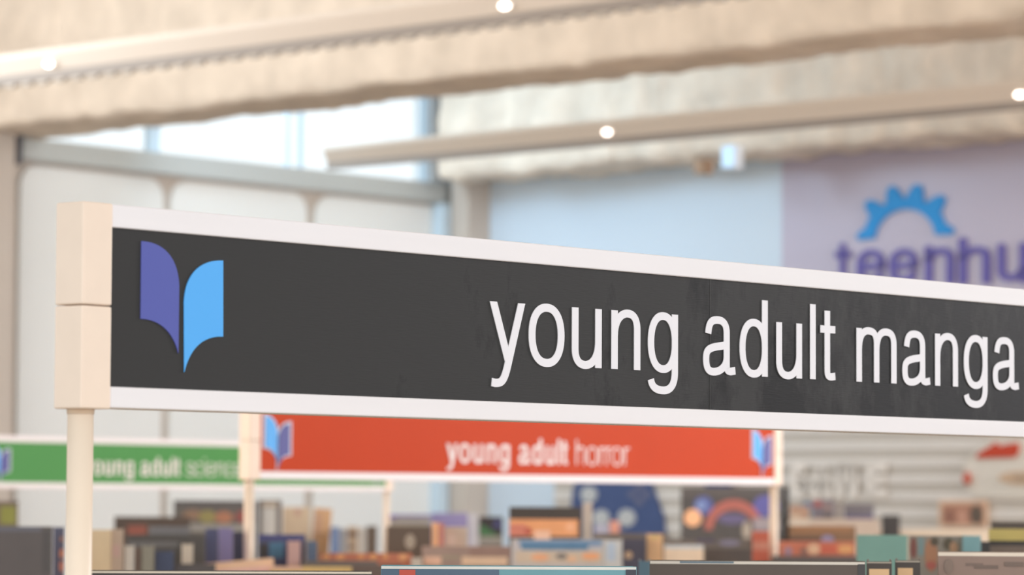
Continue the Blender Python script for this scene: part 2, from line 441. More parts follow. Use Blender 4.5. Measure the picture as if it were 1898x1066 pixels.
# light troughs hanging in front of the beams
def trough(name, px, py, zt, t0, t1, lights, label, teeth, depth=.30):
    P = at_h(px, py, zt)
    fr = Frame((P.x, P.y, 0), ANG_B)
    # P is the rear lower edge of the rail
    e = empty(name, fr); tag(e, label, 'light trough', 'light troughs under the ceiling')
    fv = .03
    # sloping soffit board that faces forward and down, the downlights set in it
    mb = MB(); sy0, sz0, sy1, sz1 = -.030, zt+.030, -.062, zt+.085
    prof = [(sy0, sz0), (sy1, sz1), (sy1, sz1+.02), (0, sz1+.02), (0, sz0)]
    mb.add([(x, y, z) for x in (t0, t1) for y, z in prof], [(0,1,2,3,4),(5,6,7,8,9)]+[(i, (i+1) % 5, (i+1) % 5+5, i+5) for i in range(5)])
    mb.build('soffit_board', SMOOTHC, e, bevel=.003)
    MB().box(t0, t1, -.030, 0, zt, zt+.030).build('rail', RAILM, e)
    if teeth:
        mb = MB(); x = t0
        while x < t1:
            mb.box(x, x+.046, -.026, -.004, zt-.012, zt); x += .092
        mb.build('toothed_strip', mat('taupe_comb', (196, 186, 174), .6), e)
    hx = t0+.4
    while hx < t1:
        MB().cyl(hx, -.04, zt+.10, CEIL, .0012, 8).build('hanger', SMOOTHC, e); hx += 1.6
    for lx, ly in lights:
        u, _ = fr.loc(lx, ly, -.060)
        dl = empty('downlight', None, fr.world(0, 0, 0))
        sl_ = math.atan2(sz1-sz0, -(sy1-sy0))
        dl.matrix_world = Matrix.Translation(fr.world(u, (sy0+sy1)/2, (sz0+sz1)/2)) @ Matrix.Rotation(ANG_B, 4, 'Z') @ Matrix.Rotation(sl_*-1, 4, 'X') @ Matrix.Translation((0, 0, -.014)) @ Matrix.Diagonal((1, .5, 1, 1))
        tag(dl, {90: 'glowing round downlight in the near trough beside the sprayed beam, towards the windows',
                 935: 'glowing round downlight in the near trough, high above the black sign',
                 1125: 'glowing round downlight in the far trough above the pale blue wall',
                 1890: 'glowing round downlight in the far trough above the lilac wall'}[lx], 'downlight', 'downlights set in the troughs')
        mb = MB(); n = 28; r0, r1 = .021, .028
        vs = [(r0*math.cos(2*PI*i/n), r0*math.sin(2*PI*i/n), z) for z in (.0, .017) for i in range(n)]+[(r1*math.cos(2*PI*i/n), r1*math.sin(2*PI*i/n), z) for z in (.0, .017) for i in range(n)]
        fs = []
        for i in range(n):
            j = (i+1) % n; fs += [(i, j, 2*n+j, 2*n+i), (i, n+i, n+j, j), (2*n+i, 2*n+j, 3*n+j, 3*n+i), (n+i, 3*n+i, 3*n+j, n+j)]
        mb.add(vs, fs); mb.build('bezel', mat('white_bezel', (245, 240, 235), .4), dl)
        MB().cyl(0, 0, -.004, .016, .021, 24, .021).build('lens', mat('warm_lamp_lens', (255, 238, 226), .5, emit=6.0), dl)
    return fr
zt1 = EYE + 1.50
trough('light_trough', 949, 45, zt1, -3.4, 4.5, [(90, 121), (935, 21)], 'cream light trough with a toothed grey rail under the nearer sprayed beam', True)
trough('light_trough', 949, 286, zt1, -1.12, 6.0, [(1125, 253), (1890, 186)], 'cream light trough running in front of the far sprayed beam by the end wall', False)

# small lit box on the far beam
q = fb2.loc(1360, 292, -.07); 
e = empty('light_box', None, fb2.world(q[0], -.09, q[1]-.055), ANG_B)
tag(e, 'small pale blue lit box fixed to the far sprayed beam', 'light box')
MB().box(-.042, .042, -.02, .04, 0, .11).build('housing', mat('white_plastic', (225, 230, 235), .5), e, bevel=.004)
MB().box(-.036, .036, -.026, -.018, .006, .104).build('lit_face', mat('pale_blue_lit_face', (196, 226, 250), .5, emit=0.35), e)
q = fb2.loc(1302, 309, -.03)
o = MB().box(-.03, .03, -.03, .05, -.035, .035).build('junction_box', mat('brown_plate', (176, 146, 120), .7), bevel=.005)
o.matrix_world = Matrix.Translation(fb2.world(q[0], -.03, q[1])) @ Matrix.Rotation(ANG_B, 4, 'Z')
tag(o, 'small brown junction box on the far beam next to the lit blue box', 'junction box')

# ------------------------------------------------------------------ aisle signs
HS = .1592
def emblem(par, x0, z0, s, left, right, outline, y):
    """open book mark of two leaves, about .0695 wide and .105 tall at s = 1"""
    def leafs(g=0.0):
        A = [(0, .045)] + [(0, .109)] + bez((0, .109), (.020, .1075), (.0335, .092), (.0345, .073), 12)[1:] + [(.0335, .016)] + bez((.0335, .016), (.030, .032), (.020, .044), (0, .045), 12)[1:-1]
        B = [(.0375, .001)] + bez((.0375, .001), (.042, .018), (.052, .031), (.0715, .030), 12)[1:] + [(.0715, .0935)] + bez((.0715, .0935), (.052, .095), (.038, .080), (.0375, .060), 12)[1:]
        return A, B
    A, B = leafs()
    if outline:
        for P in (A, B):
            cx = sum(p[0] for p in P)/len(P); cz = sum(p[1] for p in P)/len(P)
            Q = [(x0+s*(cx+(px-cx)*1.30), z0+s*(cz+(pz-cz)*1.12)) for px, pz in P]
            MB().prism(Q, y, y+.001).build('emblem_outline', mat('white_vinyl_edge', (214, 214, 226), .5), par)
        y -= .0012
    for P, m in ((A, left), (B, right)):
        MB().prism([(x0+s*px, z0+s*pz) for px, pz in P], y, y+.001).build('emblem_leaf', m, par)
def sign(name, px, py, Y, L, label, panel, text, em, tx, base, emb, zbase=1.32):
    O = at_y(px, py, Y)
    fr = Frame(O, ANG_D); e = empty(name, fr)
    e.matrix_world = Matrix.Translation((O.x, O.y, zbase)) @ Matrix.Rotation(ANG_D, 4, 'Z')
    tag(e, label, 'sign', 'aisle signs on posts')
    dz = O.z-zbase
    c = .0312; hh = HS/2
    for sx in (0, L-c):
        MB().box(sx, sx+c, 0, c, dz+hh+.0004, dz+HS).build('end_cap', IVORY, e, bevel=.0016)
        MB().box(sx, sx+c, 0, c, dz, dz+hh-.0004).build('end_cap', IVORY, e, bevel=.0016)
        MB().cyl(sx+c/2+(-.0015 if sx == 0 else .0015), c/2, 0, dz-.004, .0101, 40).build('post', IVORY2, e, smooth=False)
        MB().cyl(sx+c/2+(-.0015 if sx == 0 else .0015), c/2, dz-.004, dz, .0104, 40, .0108).build('collar', mat('collar_tan', (206, 178, 150), .6), e)
    for o in e.children:
        if o.name.startswith('post'):
            for i_, p in enumerate(o.data.polygons): p.use_smooth = len(p.vertices) == 4
    ft = .0184; fb = .0176
    x0, x1 = c+.0002, L-c-.0002
    for za, zb, nm in ((dz+HS-ft, dz+HS-.0002, 'top_rail'), (dz+.001, dz+fb, 'bottom_rail')):
        MB().box(x0, x1, .0006, c-.0006, za, zb).build(nm, WHITEAL, e, bevel=.0013)
    MB().box(x0, x1, .0024, c-.0024, dz+fb-.001, dz+HS-ft+.001).build('panel', panel, e)
    return e, fr, dz, O, c
YB = HS*F/386.0
O0 = at_y(150, 757, YB)
L = .698*YB
sg, fr, dz, O, c = sign('aisle_sign', 150, 757, YB, L, 'large black aisle sign with white young adult manga lettering, nearest the camera', BLACKP, None, 0, 0, 0, None)
REG = (.090, .071)
xa = fr.loc(907, 640, .0024)[0]; xb = fr.loc(1887, 680, .0024)[0]
_, zb = fr.loc(1505, 703, .0024)
em = (fr.loc(1505, 564, .0024)[1]-zb)/.718
w0 = text_width([('young adult manga',)+REG], em)
TR = ((xb-xa)-w0+.045*em)/(17*em)
def words_on(par, runs, em, x, z, y0, th, track, m):
    for txt, w, t in runs:
        buf = ''
        for ch in txt + ' ':
            if ch == ' ':
                if buf:
                    mb, x = text_mesh([(buf, w, t)], em, x, z, y0, th, track); mb.build('lettering', m, par)
                buf = ''; x += (glyph(' ', w, t)[0]+track+(w-.086)*.55)*em
            else: buf += ch
        x -= (glyph(' ', w, t)[0]+track+(w-.086)*.55)*em * (1 if not txt.endswith(' ') else 1)
words_on(sg, [('young adult manga',)+REG], em, xa-.018*em, dz+zb, .0017, .0006, TR, LETTER)
print('em', em, 'track', TR)
pl = lambda pts: [(lambda q: (q[0], q[1]+dz))(fr.loc(x, y, .0024)) for x, y in pts]
A = pl([(259.5, 591), (261, 447)] + bez((261, 447), (303, 449), (329, 478), (331, 530), 14)[1:] + [(329.5, 655)] + bez((329.5, 655), (322, 622), (300, 592), (259.5, 591), 14)[1:-1])
B = pl([(340.5, 690)] + bez((340.5, 690), (349, 655), (368, 622), (412.5, 624), 14)[1:] + [(412.5, 483)] + bez((412.5, 483), (366, 481), (342, 512), (340, 560), 14)[1:])
MB().prism(A, .0016, .0024).build('emblem_leaf', PURPLE, sg)
MB().prism(B, .0016, .0024).build('emblem_leaf', SKYBLUE, sg)
# thin seam of the overlaid sheet
xq = fr.loc(1316, 600, .0024)[0]
MB().box(xq-.00015, xq+.00015, .0022, .0026, dz+.0176, dz+HS-.0178).build('sheet_seam', mat('seam', (86, 82, 79), .5), sg)

def side_sign(px, py, Y, label, panel, words_, em, base_px, sh=0.0):
    e, f2, dz, O, c = sign('aisle_sign', px, py, Y, L, label, panel, None, 0, 0, 0, None)
    runs = [('young adult ', .125, .085), (words_, .062, .052)]
    w = text_width(runs, em, -.012)
    zb = base_px
    words_on(e, runs, em, L/2-w/2+.012+sh, dz+zb, .0015, .0008, -.012, mat('cream_vinyl', (238, 226, 222), .5))
    emblem(e, c+.014, dz+.022, 1.0, SKYBLUE, mat('indigo_vinyl', (84, 84, 150), .5), True, .0015)
    emblem(e, L-c-.014-.0715, dz+.022, 1.0, SKYBLUE, mat('indigo_vinyl', (84, 84, 150), .5), True, .0015)
    return e, f2
YR = 7.0
_, FR = side_sign(463, 889.5, YR, 'red aisle sign with young adult horror lettering seen below the black sign', REDP, 'horror', .0790, .042, -.01)
YG = 10.35
_, FG = side_sign(-38, 905, YG, 'green aisle sign with young adult science lettering behind the black sign post', GREENP, 'science', .0795, .044, -.165)

# ------------------------------------------------------------------ bookcases
WOOD = mat('pale_maple', (206, 182, 148), .5, var=.06, scale=3, stretch=(1, 1, 8))
def bookcase(fr, x0, x1, top, depth, label, off=0.0):
    f = Frame(fr.world(x0, off, 0) * 1.0, fr.a); o = Vector((f.o.x, f.o.y, 0))
    e = empty('bookcase', None, o, fr.a); tag(e, label, 'bookcase')
    Lc = x1-x0; d0, d1 = -depth/2, depth/2
    MB().box(0, Lc, d0, d1, top-.03, top).build('top_board', WOOD, e, bevel=.003)
    MB().box(0, Lc, d0+.02, d1-.02, 0, .08).build('plinth', WOOD, e)
    n = max(2, round(Lc/.92))
    for i in range(n+1):
        x = Lc*i/n; MB().box(min(max(x-.012, 0), Lc-.024), min(max(x+.012, .024), Lc), d0+.01, d1-.01, .08, top-.03).build('upright', WOOD, e)
    MB().box(.024, Lc-.024, -.01, .01, .08, top-.03).build('back_panel', WOOD, e)
    for z in (.08, .48, .88):
        MB().box(.024, Lc-.024, d0+.012, d1-.012, z, z+.02).build('shelf', WOOD, e)
    return e
TOPA = 1.32
FA = Frame((O0.x, O0.y, 0), ANG_D)
def rowframe(fr0, off):
    f = Frame(Vector((fr0.o.x, fr0.o.y, 0)) + fr0.uy*off, ANG_D); return f
ROW = {'A': (rowframe(FA, .0), 1.32), 'A2': (rowframe(FA, 1.05), 1.32), 'B': (rowframe(FR, .0), 1.32), 'C': (rowframe(FG, .0), 1.32)}
bookcase(ROW['A'][0], -.25, 2.3, 1.32, .56, 'maple bookcase carrying the black manga sign')
bookcase(ROW['A2'][0], 1.0, 4.6, 1.32, .56, 'maple bookcase in the aisle behind the black sign')
bookcase(ROW['B'][0], -1.6, 4.2, 1.32, .62, 'maple bookcase carrying the red horror sign')
bookcase(ROW['C'][0], -.3, 8.0, 1.32, .74, 'maple bookcase carrying the green science sign')

# ------------------------------------------------------------------ books
PAGES = mat('book_pages', (242, 226, 204), .8, var=.05, scale=300, stretch=(1, 1, .02))
ncol = {}
def cmat(rgb, rough=.4):
    return mat('cover_%d_%d_%d' % rgb, rgb, rough, var=.05, scale=25)
def book(row, off, x0, x1, ytop, rgb, label, kind='face', t=.028, yaw=0.0, art=(), spine=None, spine_side='right', depth=.15, pages=None, group='books on the bookcases', name='book', lean=0.0):
    """x0..x1: pixel span of the front; ytop: pixel of the top edge; art: (x0,y0,x1,y1,rgb,shape)"""
    fr, top = ROW[row]
    f = Frame(fr.o+fr.uy*off, fr.a)
    xc = (x0+x1)/2
    u, z = f.loc(xc, ytop); P = f.world(u, 0, 0)
    ang = math.radians(yaw) - math.atan2(P.x, P.y)*1.0
    bf = Frame((P.x, P.y, 0), ang)
    xl, zl = bf.loc(x0, ytop); xr, _ = bf.loc(x1, ytop)
    w = xr-xl; zt = bf.loc(xc, ytop)[1]; h = zt-top
    e = empty(name, None, Vector((P.x, P.y, top)), ang)
    tag(e, label, 'book', group)
    cm = cmat(rgb); sm = cmat(spine) if spine else cm; pm = pages or PAGES
    c = .0022
    D = t if kind == 'face' else depth
    if kind == 'face':
        s1 = spine_side == 'right'
        mb = MB(); mb.box(xl, xr, 0, c, 0, h)
        mb.box(xl, xr, D-c, D, 0, h)
        mb.build('cover', cm, e, bevel=.0006)
        if s1: MB().box(xr-c, xr, c, D-c, 0, h).build('spine', sm, e)
        else: MB().box(xl, xl+c, c, D-c, 0, h).build('spine', sm, e)
        MB().box(xl+(c if not s1 else .003), xr-(c if s1 else .003), c, D-c, .002, h-.004).build('pages', pm, e)
    else:
        mb = MB(); mb.box(xl, xl+c, c, D, 0, h); mb.box(xr-c, xr, c, D, 0, h)
        mb.build('cover', cm, e, bevel=.0006)
        MB().box(xl, xr, 0, c, 0, h).build('spine', sm, e, bevel=.0006)
        MB().box(xl+c, xr-c, c, D-.003, .002, h-.004).build('pages', pm, e)
    lay = .0
    for k, a in enumerate(art):
        ax0, ay0, ax1, ay1, ac = a[:5]; shp = a[5] if len(a) > 5 else 'rect'
        p0 = bf.loc(ax0, ay1); p1 = bf.loc(ax1, ay0)
        X0, X1 = max(p0[0], xl+.0005), min(p1[0], xr-.0005); Z0, Z1 = max(p0[1]-top, .002), min(p1[1]-top, h-.0005)
        if X1 <= X0 or Z1 <= Z0: continue
        y1 = -.0003*(k+1)
        if shp == 'rect': mb = MB().box(X0, X1, y1, .0, Z0, Z1)
        elif shp == 'ell':
            mb = MB().prism([((X0+X1)/2+(X1-X0)/2*math.cos(2*PI*i/24), (Z0+Z1)/2+(Z1-Z0)/2*math.sin(2*PI*i/24)) for i in range(24)], y1, 0)
        elif shp == 'diag':
            mb = MB().prism([(X0, Z1), (X0, Z0), (X0+(X1-X0)*.35, Z0), (X1, Z0), (X1, Z0+(Z1-Z0)*.12)], y1, 0)
        elif shp == 'arc':
            cx, R1, hh = (X0+X1)/2, (X1-X0)/2, (Z1-Z0)
            Lp = [(cx+R1*math.cos(PI*i/24), Z0+hh*math.sin(PI*i/24)) for i in range(25)]
            Rp = [(cx+R1*.72*math.cos(PI*i/24), Z0+hh*.66*math.sin(PI*i/24)) for i in range(25)]
            mb = MB().strip(Lp, Rp, y1, 0)
        elif shp == 'tri':
            mb = MB().prism([(X0, Z0), (X1, Z0), ((X0+X1)/2, Z1)], y1, 0)
        mb.build('cover_art', cmat(ac), e)
    if lean:
        e.matrix_world = e.matrix_world @ Matrix.Rotation(math.radians(lean), 4, 'Y')
    return e, bf, top, (xl, xr, h)
DK = (62, 56, 54)
# --- row A, under the black sign (sharp)
book('A', .02, 168, 690, 1058.5, (58, 52, 48), 'dark brown large book whose top edge just shows behind the black sign post', t=.02, art=[(168, 1058, 690, 1062, (226, 210, 188))])
book('A', .12, 706, 1180, 1049.5, (112, 160, 168), 'wide teal picture book with a pale top edge standing under the black sign', t=.032, spine=(60, 62, 72),
     art=[(706, 1049, 1180, 1054.5, (228, 224, 216)), (706, 1056, 925, 1075, (84, 104, 124)), (740, 1056, 770, 1075, (200, 84, 66)), (1160, 1056, 1180, 1080, (60, 62, 72))])
book('A', .10, 1204, 1604, 1040, (92, 78, 68), 'wide dark brown book between the teal book and two tan-labelled spines', t=.03, spine=(52, 50, 50),
     art=[(1204, 1040, 1604, 1045, (218, 206, 192)), (1260, 1041, 1360, 1044, (110, 126, 136)), (1590, 1046, 1604, 1080, (66, 62, 60))])
book('A', .10, 1606, 1653, 1041, (74, 64, 56), 'dark thin book with a tan spine label next to the wide dark brown book', 'spine', art=[(1606, 1041, 1653, 1044, (186, 172, 154)), (1611, 1055, 1648, 1080, (232, 190, 142))])
book('A', .12, 1659, 1706, 1039, (74, 64, 56), 'dark thin book with a tan spine label on the side of the brown patterned book', 'spine', art=[(1659, 1039, 1706, 1042, (186, 172, 154)), (1664, 1053, 1692, 1080, (232, 190, 142))])
book('A', .06, 1738, 1960, 1023.5, (152, 126, 112), 'dusty brown book with faint dark lettering at the edge of the frame', t=.03,
     art=[(1738, 1023, 1960, 1030.5, (240, 222, 202)), (1790, 1044, 1822, 1049, (128, 106, 94)), (1806, 1048, 1850, 1054, (120, 100, 88)), (1862, 1042, 1898, 1050, (122, 102, 90)), (1750, 1036, 1768, 1064, (140, 118, 104), 'ell')])
# --- row A2
book('A2', -.12, 1184, 1206, 1040, (96, 122, 136), 'thin slate blue book showing in the gap between teal and dark brown books', 'spine')
book('A2', .0, 1588, 1682, 992, (128, 166, 154), 'turquoise book standing behind the two tan-labelled spines', t=.03, spine=(80, 100, 140))
book('A2', .06, 1684, 1784, 993, (150, 140, 128), 'book with a wavy red, brown and grey pattern beside the turquoise book', t=.03,
     art=[(1687, 996, 1699, 1036, (134, 84, 76), 'ell'), (1702, 996, 1712, 1030, (130, 150, 150)), (1714, 998, 1738, 1060, (178, 128, 98), 'ell'), (1724, 996, 1740, 1012, (96, 84, 70), 'ell'), (1716, 1040, 1736, 1056, (178, 100, 88), 'ell'),
          (1748, 997, 1768, 1020, (98, 88, 72), 'ell'), (1760, 1004, 1776, 1026, (180, 140, 110), 'ell')])
book('A2', .0, 1784, 1818, 993, (130, 168, 172), 'light turquoise book beside the wavy patterned book', 'spine')
book('A2', -.02, 1832, 1960, 981, (198, 176, 104), 'mustard yellow and black book at the edge above the dusty brown book', t=.03, art=[(1822, 1003, 1960, 1012, (58, 52, 50)), (1822, 1012, 1960, 1030, (122, 104, 92))])
book('A2', -.16, 1818, 1835, 1004, (60, 56, 54), 'thin black book touching the mustard yellow book', 'spine')
book('A2', .18, 1838, 1960, 968, (88, 78, 72), 'dark brown book peeking above the mustard yellow book', t=.03)
# --- row B
G = 'books on the bookcase of the red sign'
def B(off, x0, x1, y, rgb, label, **k): return book('B', off, x0, x1, y, rgb, label, group=G, **k)
B(-.22, -60, 98, 976, (102, 94, 92), 'large charcoal grey book left of the black sign post', t=.04, art=[(-60, 976, 76, 985, (112, 110, 120)), (78, 985, 92, 1060, (92, 86, 84))], spine=(86, 88, 110))
B(-.10, 99, 120, 977, (92, 94, 118), 'slate blue book with orange dots hidden partly by the black sign post', kind='spine', art=[(111, 995, 118, 1004, (170, 120, 96), 'ell'), (110, 1017, 120, 1035, (196, 130, 104), 'ell'), (110, 1040, 120, 1060, (200, 130, 110), 'ell')])
B(-.20, 150, 206, 982, (232, 204, 164), 'plain sand coloured book just right of the black sign post', kind='spine', depth=.12)
B(-.22, 206, 229, 981, (198, 172, 150), 'pale pinkish spine next to the plain sand coloured book', kind='spine', art=[(209, 1010, 222, 1032, (206, 168, 156))])
B(-.22, 231, 249, 1012, (214, 206, 194), 'short cream white spine by the pinkish spine', kind='spine')
B(-.20, 250, 262, 1016, (136, 114, 100), 'thin brown spine by the short cream white spine', kind='spine')
B(-.22, 263, 286, 1012, (150, 144, 128), 'grey green spine with pale top by the thin brown spine', kind='spine')
B(-.20, 288, 322, 1022, (76, 84, 112), 'short navy blue book near the beige spine', kind='spine')
B(-.22, 324, 400, 1046, (98, 90, 88), 'low dark grey book lying in front of the beige spine', t=.05)
B(-.10, 337, 358, 1009, (218, 202, 182), 'beige spine standing alone against dark books', kind='spine', depth=.1)
B(.04, 236, 380, 992, (84, 80, 76), 'wide black book behind the short pale spines', t=.03, art=[(236, 1004, 330, 1014, (110, 108, 108))])
B(.10, 276, 352, 976, (126, 122, 122), 'grey book above the wide black book', t=.02)
B(.02, 381, 404, 980, (82, 84, 116), 'navy book beside the violet spine', kind='spine')
B(.0, 405, 432, 979, (132, 122, 164), 'violet spine beside the red sign post', kind='spine')
B(.06, 433, 451, 986, (82, 82, 98), 'blue black spine between violet spine and red sign post', kind='spine')
B(-.17, 385, 520, 1040, (252, 206, 170), 'peach coloured book low at the foot of the red sign post', t=.04, lean=-5, art=[(385, 1054, 520, 1080, (246, 196, 184))])
B(-.30, 500, 652, 1051, (228, 190, 122), 'yellow orange book low beside the peach book', t=.04, art=[(480, 1050, 560, 1056, (240, 190, 170))])
B(-.22, 654, 745, 1047, (112, 96, 88), 'dull brown book between the yellow and the teal books', t=.04)
B(.12, 479, 566, 991, (92, 96, 128), 'navy blue book with a light blue patch beside the red sign post', t=.03, art=[(480, 992, 566, 1000, (82, 84, 138)), (481, 1008, 496, 1034, (80, 78, 76)), (499, 1006, 526, 1034, (98, 146, 178))])
B(-.04, 533, 557, 1003, (212, 172, 164), 'pale pink spine in front of the navy blue book', kind='spine')
B(.02, 568, 588, 1003, (98, 118, 142), 'steel blue slim book next to the pink spine', kind='spine', depth=.1)
B(-.04, 592, 764, 1026, (206, 128, 98), 'low red book with orange dots in front of the green sign post', t=.04,
  art=[(597, 1027, 612, 1038, (240, 172, 116), 'ell'), (622, 1027, 640, 1038, (240, 172, 116), 'ell'), (662, 1027, 676, 1037, (236, 166, 110), 'ell'), (684, 1027, 700, 1038, (240, 172, 116), 'ell'), (708, 1027, 720, 1037, (240, 172, 116), 'ell'), (738, 1027, 756, 1040, (240, 176, 124), 'ell')])
B(-.14, 560, 700, 1040, (112, 104, 100), 'dark grey book under the low red dotted book', t=.03)
B(-.14, 762, 782, 1034, (224, 208, 190), 'small cream spine between dotted book and pinkish box book', kind='spine', depth=.1)
B(-.18, 782, 946, 1013, (178, 150, 136), 'pinkish brown book with peach patches above the teal book', t=.04, art=[(786, 1032, 818, 1048, (248, 200, 172)), (820, 1030, 852, 1036, (176, 160, 136)), (856, 1032, 940, 1048, (246, 208, 174)), (870, 1012, 946, 1032, (170, 136, 122))])
B(.06, 717, 799, 976, (106, 90, 76), 'dark brown book with a pale oval beside the green sign post', t=.03, art=[(750, 990, 770, 1018, (178, 164, 146), 'ell')])
B(.02, 800, 813, 969, (248, 188, 138), 'bright orange spine by the dark brown oval book', kind='spine')
B(.02, 814, 823, 970, (210, 144, 124), 'salmon red thin spine by the bright orange spine', kind='spine')
B(.06, 824, 866, 977, (212, 200, 182), 'cream mottled book under the lavender book', t=.03, art=[(829, 990, 845, 1012, (224, 212, 198), 'ell')])
B(.20, 944, 1078, 940, (78, 72, 66), 'black book with a flame orange lower cover above the blue book', t=.03, spine=(222, 212, 200),
  art=[(944, 963, 1072, 994, (242, 174, 122)), (944, 972, 975, 994, (222, 140, 118)), (972, 978, 986, 992, (196, 100, 84), 'ell'), (990, 984, 1020, 1000, (250, 208, 180)), (1048, 968, 1066, 986, (252, 192, 148), 'ell')])
B(.20, 1080, 1098, 932, (222, 212, 198), 'tall cream spine at the edge of the flame orange book', kind='spine', depth=.1)
B(.20, 1100, 1238, 989, (132, 124, 116), 'low grey book in front of the navy game controller sign', t=.02)
B(-.02, 948, 1118, 1000, (206, 204, 206), 'pale book with a blue band and orange figures above the teal book', t=.04, spine=(196, 208, 222),
  art=[(962, 1002, 1116, 1011, (122, 158, 196)), (966, 1009, 1090, 1019, (96, 140, 176)), (955, 1022, 1115, 1044, (220, 204, 184)), (984, 1026, 1018, 1040, (250, 190, 148), 'ell'), (1030, 1026, 1052, 1036, (130, 126, 124), 'ell'), (1050, 1030, 1070, 1042, (244, 204, 168), 'ell'), (1078, 1024, 1112, 1038, (250, 184, 136), 'ell')])
B(-.02, 1119, 1153, 1001, (214, 214, 212), 'white spine with a light blue stripe next to the blue banded book', kind='spine', art=[(1125, 1006, 1141, 1040, (192, 208, 226))])
B(.02, 1154, 1197, 998, (80, 76, 90), 'dark navy book next to the white and blue spine', kind='spine', art=[(1158, 1022, 1172, 1036, (204, 170, 136), 'ell')])
B(.0, 1199, 1228, 990, (232, 186, 140), 'tan orange book above the gap beside the teal book', kind='spine', art=[(1203, 992, 1224, 1000, (216, 184, 124), 'ell')])
B(-.05, 1231, 1304, 1010, (250, 224, 196), 'cream book with a pale blue top above the dark brown book', t=.04, art=[(1231, 1010, 1304, 1017, (212, 220, 226))])
B(-.05, 1306, 1392, 1018, (92, 84, 80), 'low charcoal book behind the wide dark brown book', t=.04)
B(.12, 1230, 1392, 1000, (126, 118, 112), 'mottled grey book under the rainbow game box', t=.03, art=[(1332, 994, 1372, 1012, (150, 146, 168), 'ell'), (1290, 1000, 1326, 1005, (96, 88, 116))])
B(.0, 1394, 1426, 985, (206, 108, 84), 'red and salmon book beside the red sign far post', t=.03, art=[(1394, 1004, 1426, 1020, (216, 144, 122))])
B(-.05, 1444, 1584, 1004, (214, 132, 104), 'coral red book with white and orange patches past the red sign post', t=.04,
  art=[(1454, 1014, 1468, 1030, (170, 150, 170), 'ell'), (1484, 1016, 1496, 1030, (150, 120, 110), 'ell'), (1496, 1008, 1520, 1028, (248, 208, 170), 'ell'), (1520, 1011, 1556, 1024, (226, 116, 90)), (1552, 1010, 1582, 1026, (246, 184, 124), 'ell')])
B(-.14, 1430, 1612, 1031, (106, 98, 96), 'low dark grey book under the coral red book', t=.03)
B(.08, 1462, 1586, 975, (142, 112, 86), 'golden brown book above the coral red book', t=.03, art=[(1470, 976, 1580, 986, (164, 124, 90)), (1462, 996, 1530, 1004, (106, 90, 78)), (1522, 992, 1546, 1008, (152, 146, 180), 'ell')])
# --- row C
G2 = 'books on the bookcase of the green sign'
def Cc(off, x0, x1, y, rgb, label, **k): return book('C', off, x0, x1, y, rgb, label, group=G2, **k)
Cc(-.2, -60, 34, 929, (106, 92, 82), 'dark book with an olive green square below the green sign', t=.04, art=[(0, 938, 30, 972, (130, 132, 66))])
Cc(-.2, 212, 352, 958, (84, 72, 64), 'long dark brown book above the short pale spines', t=.04, art=[(236, 974, 272, 992, (140, 84, 72))])
Cc(.05, 322, 474, 928, (100, 96, 92), 'dark grey book with blurred warm coloured pictures behind the red sign post', t=.04,
   art=[(322, 930, 474, 942, (94, 90, 90)), (338, 945, 378, 964, (138, 112, 94), 'ell'), (368, 946, 402, 970, (140, 132, 86), 'ell'), (398, 948, 432, 970, (164, 116, 92), 'ell'), (436, 946, 470, 970, (142, 82, 78), 'ell'), (350, 972, 474, 985, (144, 142, 138))])
Cc(-.05, 477, 522, 927, (112, 104, 100), 'dark edged book with a pale grey cover panel right of the red sign post', t=.03, art=[(485, 930, 514, 940, (186, 172, 156)), (485, 941, 512, 992, (198, 196, 192))])
Cc(-.02, 524, 575, 940, (222, 200, 172), 'beige book with a small pink mark beside the grey panel book', t=.03, art=[(545, 943, 558, 957, (208, 170, 152), 'ell')])
Cc(.04, 573, 606, 942, (212, 172, 132), 'leaning tan book beside the beige book', kind='spine', lean=4, art=[(577, 950, 588, 995, (196, 158, 134))])
Cc(-.16, 613, 629, 977, (108, 128, 166), 'slim blue book near the green sign far post', kind='spine')
Cc(-.16, 630, 643, 980, (160, 156, 154), 'slim light grey book by the slim blue book', kind='spine')
Cc(-.14, 644, 663, 976, (190, 166, 140), 'tan and brown spine by the slim light grey book', kind='spine', art=[(645, 985, 662, 996, (128, 106, 90)), (646, 1008, 656, 1018, (130, 112, 100), 'ell')])
Cc(-.16, 664, 678, 978, (190, 184, 176), 'pale grey spine between two brown spines', kind='spine')
Cc(-.14, 679, 699, 975, (108, 94, 82), 'dark brown spine touching the green sign far post', kind='spine')
Cc(.05, 722, 798, 954, (124, 112, 168), 'violet topped grey book right of the green sign post', t=.03, art=[(722, 962, 798, 976, (152, 146, 136)), (736, 958, 800, 964, (150, 148, 150))])
Cc(.0, 799, 867, 951, (146, 138, 180), 'lavender book by the white spine', t=.03)
Cc(.0, 868, 885, 953, (208, 206, 210), 'white spine next to the lavender book', kind='spine')
Cc(-.02, 888, 932, 958, (62, 56, 56), 'black book with a green diagonal flash', t=.03, art=[(912, 959, 932, 978, (76, 78, 122), 'tri'), (890, 971, 926, 996, (74, 118, 76), 'diag'), (888, 994, 932, 1012, (150, 144, 134))])
Cc(-.1, 1130, 1148, 966, (222, 158, 134), 'small salmon book in front of the navy controller sign', kind='spine')
Cc(-.1, 1102, 1129, 972, (168, 168, 186), 'small lilac grey book in front of the navy controller sign', kind='spine')
Cc(.0, 1464, 1500, 938, (190, 152, 128), 'small orange and cream book right of the rainbow game box', t=.03, art=[(1466, 940, 1482, 948, (172, 122, 96), 'ell'), (1466, 948, 1484, 962, (208, 180, 154), 'ell')])
Cc(.0, 1487, 1504, 930, (104, 124, 150), 'slim blue book with a green spot', kind='spine', art=[(1490, 948, 1504, 962, (124, 164, 156), 'ell')])
